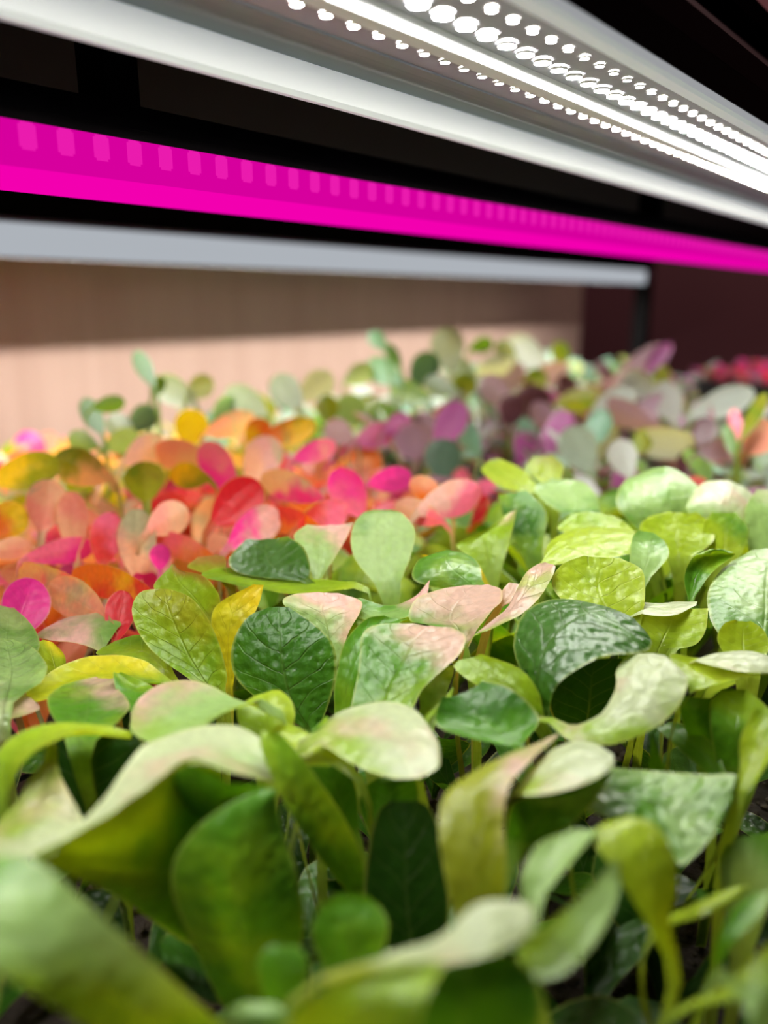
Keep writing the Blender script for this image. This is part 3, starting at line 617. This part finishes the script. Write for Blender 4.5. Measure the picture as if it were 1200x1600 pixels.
lettuce('lettuce seedling with large horizontal yellow-green leaf above the luminous rounded leaf',
  F('lime', 'lime', (830,887,22.4,845,882,22.5), (880,881,22.7,865,841,24.2), (950,873,23.1,920,823,25.2), (998,861,23.7,985,829,25.2), (1005,849,24.2,1003,844,24.4), cup=.15),
  F('pale', 'pale', (985,907,22,1017,902,22), (984,870,22.5,1044,870,22.5), (988,840,23.2,1040,848,23.2), (998,828,23.5,1022,832,23.5)))
lettuce('blurred lettuce seedling with cupped green leaf left of the broad pale leaf, right',
  F('g', 'yg', (1075,938,20.6,1086,932,20.6), (1070,900,21,1112,895,21.3), (1083,870,21.5,1148,867,22.2), (1110,864,21.8,1140,864,22), cup=.25))
lettuce('lettuce seedling with bright green curled leaf rimmed yellow, centre rear',
  F('g', 'g', (720,926,21.5,753,906,21.7), (648,906,21.8,750,884,22.3), (653,876,22.4,737,869,23.1), (675,868,22.7,710,866,23), gl=.9, cup=-.3),
  F('gold', 'lime', (735,905,23.2,755,895,23.3), (680,872,23.4,745,878,23.5), (652,868,23.6,710,861,23.9)))
lettuce('blurred lettuce seedling with upright pale oval leaf, centre rear',
  F('pale', 'pale', (585,912,23.5,627,907,23.5), (553,870,24,641,870,24), (549,830,24.5,649,830,24.5), (565,803,24.9,630,803,24.9), (585,796,25,612,796,25), bs=.2, gl=.4))
lettuce('blurred lettuce seedling with leaf half pale green half pink, left of pale oval leaf',
  F('pale', 'blush', (490,907,23.2,500,906,23.2), (478,872,23.6,526,867,23.7), (459,838,24.2,546,832,24.3), (480,820,24.8,553,816,24.9), bl=.75))
lettuce('blurred lettuce seedling with dark blue-green rounded leaf, left rear',
  F('dg', 'g', (470,908,22.8,483,902,22.8), (380,897,23,484,880,23), (357,875,23.3,474,855,23.6), (385,843,23.9,450,838,24.1), bl=2, gl=.8))
lettuce('blurred lettuce seedling with small brown-green leaf left of dark blue-green leaf',
  F('olive', 'br', (340,902,23.3,353,892,23.3), (294,886,23.6,352,872,24), (308,870,24,338,866,24.2)))
# ------------------------------------------------------------------ one leaf seen face-on, given by centre, size and lean
def E_(cx, cy, ln, wd, ang, d, a, b=None, tilt=0.0, bl=.7, roll=0.0, **k):
    """leaf with its middle at a pixel: length and width in pixels at that distance, ang = direction of the tip, tilt/roll lean it away."""
    ca, sa = math.cos(math.radians(ang)), -math.sin(math.radians(ang))
    m = 100*ln/FOC*d/100
    rows = []
    for s, wf in ((-.5, .22), (-.25, .72), (.05, 1.0), (.3, .86), (.45, .48), (.5, .16)):
        x = cx+ca*ln*s; y = cy+sa*ln*s; h = wd*wf/2
        dd = d+tilt*m*s; rr = roll*wd*wf/2/FOC*d
        rows.append((x+sa*h, y-ca*h, dd-rr, x-sa*h, y+ca*h, dd+rr))
    return F(a, b or a, *rows, bl=bl, **k)
GR = 'red and orange seedlings on the left'
def red(label, *leaves): return plant('red_leaf_seedling', label, 'seedling', leaves, GR, stem_w=.0012)
def dcan(y, z):                           # distance at which the canopy height z meets picture row y
    fw, r, up = ray(600, y); return (ZC-z)*fw/(-up)*100
red('lettuce seedling with pale pink drooping leaf turning green, against the red seedlings', F('blush', 'pale', (62,996,20.9,70,982,21.3), (85,1000,20.6,118,961,21.8), (130,1007,20.5,175,958,21.7), (160,1020,20.4,190,975,21.2), bl=.75, cup=.12))
RED = [
 ('magenta round leaf at the left edge above the pale leaves', (38,950,95,78,70,'mag','mag',.4)),
 ('salmon and cream oval leaf next to the magenta round leaf', (120,938,100,62,150,'salmon','peach',.8)),
 ('pink curved leaf at the left edge', (62,902,125,42,172,'rose','peach',.9)),
 ('broad orange-red leaf left of the pointed yellow-green leaf', (175,912,130,52,165,'red','orange',1.0)),
 ('dark crimson leaf beside the oval green leaf', (186,962,80,48,80,'crim','crim',.2)),
 ('upright red leaf above the orange-red leaf', (166,842,85,55,80,'red','rose',.3)),
 ('tall cream and peach leaf in the middle of the red seedlings', (214,850,110,62,92,'peach','cream',.3)),
 ('salmon triangular leaf above the orange leaf', (262,812,70,55,30,'salmon','peach',.5)),
 ('orange leaf left of the dark blue-green lettuce leaf', (290,858,105,40,158,'orange','rose',.9)),
 ('small hot pink upright leaf left of the orange leaf', (250,870,40,34,90,'hot','mag',.3)),
 ('deep red round leaf in the middle of the left seedlings', (370,786,96,72,40,'crim','crim',.2)),
 ('hot pink leaf with pale middle below the deep red leaf', (397,826,95,58,35,'hot','blush',.5)),
 ('hot pink slanting leaf, brightest among yellow leaves', (342,732,95,52,120,'hot','rose',.4)),
 ('hot pink wide leaf right of the slanting pink leaf', (455,762,100,48,160,'hot','peach',.7)),
 ('rose pink leaf right of the wide hot pink leaf', (545,770,85,58,120,'rose','hot',.5)),
 ('hot pink curled leaf at the right end of the red seedlings', (610,750,68,42,10,'hot','mag',.6)),
 ('orange-red leaf behind the pale half pink lettuce leaf', (455,815,95,44,165,'orange','red',.9)),
 ('red leaf under the rose pink leaf', (505,808,85,48,20,'red','rose',.8)),
 ('tall golden yellow leaf above the left seedlings', (299,668,58,54,90,'sun','sun',.5)),
 ('salmon leaf right of the golden yellow leaf', (360,664,80,40,20,'salmon','peach',.5)),
 ('orange-gold leaf at the back of the red seedlings', (448,678,95,44,20,'orange','gold',.5)),
 ('golden olive leaf at the left edge', (40,738,110,60,15,'gold','olive',.4)),
 ('peach and olive domed leaf near the left edge', (128,732,95,60,160,'peach','olive',.4)),
 ('yellow-green upright leaf among peach leaves', (226,752,62,66,95,'lime','olive',.2)),
 ('salmon round leaf near the left edge', (72,790,82,66,80,'salmon','peach',.4)),
 ('orange leaf cut by the left edge', (14,815,66,58,60,'orange','gold',.4)),
 ('peach upright leaf left of the upright red leaf', (114,815,95,52,95,'peach','salmon',.2)),
 ('rose leaf over the pink curved leaf', (95,862,110,42,10,'rose','hot',.9)),
 ('broad peach leaf in front of the hot pink slanting leaf', (285,712,95,50,170,'peach','salmon',.6)),
 ('short peach leaf left of the wide hot pink leaf', (408,718,80,60,60,'peach','blush',.4)),
 ('olive leaf above the peach leaf in the centre left', (296,744,62,42,170,'olive','gold',.5)),
 ('blush leaf left of the golden yellow leaf', (226,706,72,52,30,'blush','peach',.5)),
 ('pale pink leaf behind the cupped yellow lettuce leaf', (702,782,105,58,20,'blush','rose',.6)),
 ('small orange leaf right of the hot pink curled leaf', (668,766,62,38,150,'orange','salmon',.6)),
 ('pale rose leaf below the small orange leaf', (655,802,80,42,160,'rose','blush',.8)),
 ('magenta leaf at the back right of the red seedlings', (492,706,70,36,20,'hot','rose',.5)),
 ('golden leaf in the back row at left', (405,682,58,44,100,'gold','orange',.2)),
 ('low peach leaf near the left edge, front row', (14,858,70,36,10,'peach','salmon',.7)),
]
for lab, (x, y, ln, wd, an, a, b, ti) in RED:
    z = .053 if y > 850 else .066-(y-780)/70*.012 if y > 780 else .066+(780-y)/120*.008
    lfs = [E_(x, y, ln, wd, an, dcan(y, z), a, b, ti+.5, bl=.6, bs=.35, gl=.35, cup=R.uniform(-.2, .2))]
    red('blurred lettuce seedling with '+lab, *lfs)
GB = 'mixed seedlings behind'
BRA = [
 ('teal upright leaf standing above the golden leaf against the pale wall', [(226,576,62,28,118,50,'teal'), (246,604,34,24,60,50,'leafgreen')]),
 ('dusty sage leaves against the pale wall, beside the teal upright leaf', [(272,612,75,46,150,52,'sage'), (312,606,48,38,40,52,'sage')]),
 ('teal and lime-green leaves, leftmost against the pale wall', [(145,650,62,34,118,44,'teal'), (170,632,52,28,10,44,'leafgreen')]),
 ('dusky green leaf left of the golden yellow leaf', [(222,655,54,42,40,48,'dteal'), (188,668,50,40,140,47,'sage')]),
 ('cream green leaf low by the pale wall at left', [(190,690,58,40,20,44,'pale'), (130,690,50,34,160,43,'pale')]),
 ('sage leaves left of the olive leaf, by the wall', [(385,628,74,46,150,56,'sage'), (352,640,50,38,40,56,'teal')]),
 ('grey-green leaves by the wall, left centre', [(448,612,62,48,130,55,'sage'), (494,604,62,46,40,57,'silver')]),
 ('small olive yellow leaf among grey-green leaves', [(512,640,48,36,100,54,'olive'), (548,640,50,50,60,56,'pale')]),
 ('tall thin stem topped by a small green leaf, centre', [(590,532,36,26,130,66,'teal'), (615,556,44,20,120,66,'leafgreen')]),
 ('teal leaves left of the dark green leaf, centre back', [(600,582,62,42,150,66,'teal'), (560,586,50,34,30,66,'sage')]),
 ('dark green leaf under the pale sage top, centre back', [(662,578,62,46,60,66,'dteal'), (640,612,60,34,160,64,'pale')]),
 ('tallest pale sage leaf at the centre back', [(700,545,66,54,100,70,'silver'), (714,574,54,40,160,70,'sage')]),
 ('two small olive leaves side by side at centre back', [(752,540,38,26,20,76,'leafgreen'), (790,546,34,28,150,76,'olive')]),
 ('small round olive leaf below the pale sage top', [(725,604,42,38,90,66,'olive')]),
 ('silver leaves below the two small olive leaves', [(772,572,62,36,20,75,'silver'), (688,604,54,34,160,64,'sage')]),
 ('silver leaf tops left of the single olive leaf, right of centre', [(822,552,74,50,150,84,'silver'), (800,592,56,40,60,80,'mauve')]),
 ('single small olive leaf by the end of the pale wall', [(876,553,40,28,100,92,'olive')]),
 ('bright purple leaf left of centre among mauve leaves', [(585,682,66,42,20,50,'purple'), (530,676,50,42,150,50,'mauve')]),
 ('drooping mauve leaves below the purple leaf', [(645,690,58,62,100,50,'mauve'), (620,664,50,36,30,51,'purple')]),
 ('purple slanting leaf beside the dark teal leaf', [(702,664,82,50,60,52,'purple'), (734,684,56,34,120,52,'teal')]),
 ('dark teal upright leaf behind the red seedlings, centre', [(692,718,66,60,90,47,'dteal')]),
 ('wine and pink leaves, centre right behind', [(776,612,64,46,140,66,'mauve'), (800,640,50,44,80,62,'wine')]),
 ('mauve pink leaf under the silver tops, right of centre', [(858,586,66,38,20,80,'mauve'), (886,604,44,34,150,80,'wine')]),
 ('rust brown leaf between mauve leaves', [(832,628,54,58,90,66,'wine'), (836,596,44,36,60,70,'olive')]),
 ('wide dark olive leaf right of the rust brown leaf', [(902,626,66,38,10,70,'olive')]),
 ('tall purple-pink leaf left of the pale sage round leaf', [(868,684,92,48,65,55,'purple'), (850,650,54,36,130,58,'mauve')]),
 ('pale sage round leaf above the yellow-green oval leaves', [(905,702,76,64,120,50,'sage'), (935,668,60,40,70,53,'teal')]),
 ('small blue-white leaf above the white-lit domed leaf', [(974,716,60,48,110,47,'silver')]),
 ('long pink-mauve leaf slanting up near the black post', [(992,578,120,38,40,84,'mauve'), (1028,560,62,26,50,86,'purple')]),
 ('small olive leaf right of the long mauve leaf', [(1034,592,42,26,80,80,'olive'), (1000,600,60,40,150,80,'silver')]),
 ('pale sage leaf in front of the deep black tray', [(1044,628,66,52,110,66,'silver'), (1014,640,70,40,30,65,'mauve')]),
 ('wide pale mauve leaf, right behind', [(980,648,110,44,160,60,'mauve'), (962,624,70,36,20,62,'silver')]),
 ('wide silver leaf above the white-lit domed leaves, right', [(1050,694,120,50,175,50,'silver'), (1004,690,44,32,60,51,'olive')]),
 ('pale mauve domed leaf in front of the deep black tray, far right', [(1128,630,108,46,20,58,'silver'), (1100,648,50,34,120,57,'mauve')]),
 ('lilac leaf left of the coral leaf, far right', [(1122,704,72,38,10,46,'mauve'), (1100,676,50,40,80,48,'wine')]),
 ('narrow yellow-green leaf at the right edge', [(1178,650,80,24,62,45,'olive'), (1142,690,60,22,110,45,'leafgreen')]),
 ('coral leaf at the right edge', [(1186,684,62,56,50,46,'salmon'), (1150,664,52,22,100,46,'rose')]),
]
for lab, lst in BRA:
    plant('kale_seedling', 'blurred seedling with '+lab, 'seedling', [E_(x, y, ln, wd, an, d, c, None, .9, gl=.5, bs=.3, cup=R.uniform(-.25, .25)) for x, y, ln, wd, an, d, c in lst], GB, stem_w=.0014)
# ------------------------------------------------------------------ filler seedlings: a few whole plants of each kind, copied with their leaves
def arch_leaf(name, ln, wd, rise, out, petiole, cup, seed):
    """rises, arches outward along +x and widens into a spoon."""
    rr = random.Random(seed); left = []; right = []; n = 8
    p = Vector((0, 0, 0)); ang = rise; tw = rr.uniform(-.5, .5)
    for k in range(n+1):
        s = k/n
        if s <= petiole: wf = .12+.25*(s/petiole)**2
        else:
            q = (s-petiole)/(1-petiole); wf = .37+.63*math.sin(min(q*1.5, 1)*math.pi/2) if q < .66 else math.sqrt(max(.03, 1-((q-.66)/.36)**2))
        side = Vector((math.sin(tw*s)*.3, 1, math.sin(tw*s)*.5)).normalized()
        left.append(p+side*wd/2*wf); right.append(p-side*wd/2*wf)
        ang -= out/n
        p = p+Vector((math.cos(ang), rr.uniform(-.1, .1), math.sin(ang)))*ln/n
    return leaf_mesh(name, left, right, Vector((0, 0, 0)), cup, .05, nr=12, nc=6, wave=.0008)
TL = [arch_leaf('leaf', R.uniform(.050, .060), R.uniform(.019, .025), R.uniform(1.25, 1.5), R.uniform(.3, 1.5), .42, R.uniform(-.2, .25), i) for i in range(9)]
TS = [arch_leaf('leaf', R.uniform(.034, .042), R.uniform(.014, .019), R.uniform(1.2, 1.5), R.uniform(.5, 1.4), .38, R.uniform(-.2, .25), 40+i) for i in range(6)]
TK = [arch_leaf('leaf', R.uniform(.075, .10), R.uniform(.024, .031), R.uniform(1.3, 1.55), R.uniform(.5, 1.7), .58, R.uniform(-.3, .3), 80+i) for i in range(8)]
TP = [arch_leaf('leaf', R.uniform(.022, .032), R.uniform(.009, .013), R.uniform(1.2, 1.5), R.uniform(.6, 1.4), .4, .1, 120+i) for i in range(4)]
LEAN = []
def sprout(name, label, group, xyz, temps, nl, cols, rr, sc=1.0, par=(.7, .5, .4)):
    t = empty(name, xyz, label=label, cat='seedling', group=group)
    a0 = rr.uniform(0, 6.28)
    for i in range(nl):
        o = link('leaf', rr.choice(temps), None, t)
        o.rotation_euler = (rr.uniform(-.12, .12), rr.uniform(-.15, .15), a0+i*6.283/nl+rr.uniform(-.4, .4))
        s = sc*rr.uniform(.8, 1.12); o.scale = (s, s, s)
        c = rr.choice(cols); d = rr.choice(cols)
        v = rr.uniform(.8, 1.15)
        paint(o, tuple(min(.9, k*v) for k in COL[c]), COL[d], par[0]+rr.uniform(-.15, .15), par[1], par[2], COL[THIRD.get(c, c)])
    return t
def scatter(x0, x1, y0, y1, step, seed):
    """jittered rows; every spot keeps its own random stream, so leaving one out changes no other."""
    pts = []; y = y0; j = 0; k = 0
    while y < y1:
        x = x0+(step/2 if j % 2 else 0)
        while x < x1:
            rr = random.Random(seed*1000+k)
            pts.append((seed*1000+k, x+rr.uniform(-.3, .3)*step, y+rr.uniform(-.3, .3)*step, rr)); x += step; k += 1
        y += step*.87; j += 1
    return [p for p in pts if p[0] not in UNSEEN]
UNSEEN = {k for a, b in ((1000, 1006), (1009, 1009), (1012, 1012), (1014, 1015), (1018, 1018), (1024, 1026), (1028, 1028), (1033, 1035), (1037, 1037), (1040, 1040), (1044, 1044), (1052, 1053), (1062, 1062), (1070, 1071), (1079, 1080), (1088, 1089), (1096, 1098), (1105, 1107), (1114, 1116), (1121, 1125), (1127, 1127), (1129, 1129), (1131, 1134), (1138, 1138), (1140, 1143), (2000, 2062), (2066, 2073), (2077, 2080), (2082, 2082), (2088, 2091), (2099, 2099), (2111, 2111), (2146, 2147), (2156, 2156), (3035, 3035), (3044, 3044), (3051, 3051), (3056, 3057), (3065, 3065), (3067, 3068), (3072, 3073), (3077, 3078), (3091, 3091), (3096, 3096), (3099, 3099), (3108, 3108), (4005, 4006), (4008, 4008), (4012, 4013), (4020, 4020), (4026, 4027), (4034, 4034), (4040, 4041), (4047, 4048), (4054, 4055), (4058, 4058), (4060, 4062), (4066, 4069), (4073, 4073), (4075, 4076), (4080, 4083), (4087, 4090), (4093, 4097), (4101, 4104), (5005, 5014), (5019, 5028), (5033, 5043), (5046, 5057), (5062, 5072), (5076, 5086), (5090, 5101), (5103, 5115), (5117, 5117), (5119, 5130), (5132, 5145), (5147, 5159), (5162, 5174), (5176, 5202), (5204, 5231), (5233, 5260), (5262, 5318)) for k in range(a, b+1)}      # spots the photograph shows nothing of
FILL = []
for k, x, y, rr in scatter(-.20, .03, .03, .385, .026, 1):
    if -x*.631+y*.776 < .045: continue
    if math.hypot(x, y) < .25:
        FILL.append((k, sprout('lettuce_seedling', 'low green', 'low lettuce seedlings under the front leaves', (x, y, .001), TS, 3, ('dg', 'dg', 'deep', 'deep'), rr, .85, (.7, .5, .6))))  # low fill in darkened greens that carry the canopy's shade
    else:
        FILL.append((k, sprout('lettuce_seedling', 'small green', 'green lettuce seedlings in the rear ranks', (x, y, .001), TL, 4, ('g', 'yg', 'g', 'lime', 'pale'), rr, .88, (.7, .5, .4))))
KIND = [('red-leaved', ('red', 'crim', 'rose', 'orange', 'salmon')), ('pink-leaved', ('hot', 'rose', 'blush', 'salmon', 'mag')), ('peach-leaved', ('peach', 'salmon', 'peach', 'gold', 'cream')), ('yellow-leaved', ('gold', 'olive', 'lime', 'yel', 'peach'))]
for k, x, y, rr in scatter(-.545, -.222, -.02, .395, .030, 2):
    nm, cols = rr.choice(KIND[2:]+KIND[1:]) if x < -.37 else rr.choice(KIND[:3])
    FILL.append((k, sprout('red_leaf_seedling', nm, nm.replace('-', ' ')+' seedlings on the left', (x, y, .001), TL, 4, cols, rr, .88, (.6, .35, .3))))
KK = [('sage-leaved', ('sage', 'silver', 'teal', 'dteal')), ('mauve-leaved', ('mauve', 'purple', 'wine', 'silver')), ('olive-leaved', ('olive', 'leafgreen', 'sage', 'teal'))]
for k, x, y, rr in scatter(-.545, -.31, .425, 1.17, .043, 3)+scatter(-.285, -.045, .425, .88, .036, 4):
    nm, cols = rr.choice(KK[0:1]*3+KK[2:]) if x < -.42 else rr.choice(KK[1:2]*3+KK)
    FILL.append((k, sprout('kale_seedling', nm, nm.replace('-', ' ')+' seedlings behind', (x, y, .001), TK, 5, cols, rr, (.62 if y > .62 else .72) if x > -.3 else .84, (.8, .5, .3))))
for k, x, y, rr in scatter(-.285, -.045, .922, 1.24, .017, 5):
    FILL.append((k, sprout('radish_sprout', 'tiny pink-lit', 'pink-lit sprouts in the deep tray', (x, y, .0505), TP, 3, ('hot', 'mag', 'mauve'), rr, .95, (.7, .4, .2))))  # hot pink leaf colours paint in the magenta lamp's light
# ---- say which filler plant is which: by the plant with a name of its own that it stands next to
SPOT = {}
for k, t in FILL:
    if t.name.startswith('radish'):
        t['label'] = 'tiny pink-lit sprout in the deep black tray at the far right'; continue
    p = Vector(t.location); best = None
    for hd, m, nm in ROOTS:
        if nm.split('_')[0] != t.name.split('_')[0] and t.name.split('_')[0] != 'kale': continue
        q = p-m; q.z = 0
        if best is None or q.length < best[0]: best = (q.length, hd, q.dot(RV), q.dot(FV))
    dist, hd, rx, fy = best
    rel = ('right of' if rx > 0 else 'left of') if abs(rx) > abs(fy) else ('behind' if fy > 0 else 'in front of')
    SPOT.setdefault((t['label'], rel, hd), []).append((dist, t))
ORD = ('', 'second ', 'third ', 'fourth ', 'fifth ', 'sixth ', 'seventh ', 'eighth ', 'ninth ', 'tenth ')
for (kind, rel, hd), lst in SPOT.items():
    lst.sort(key=lambda a: a[0])
    for n, (dist, t) in enumerate(lst):
        nth = ORD[n] if n < len(ORD) else '%dth ' % (n+1)
        t['label'] = '%s%s seedling %s the %s' % (nth, kind, rel, hd)
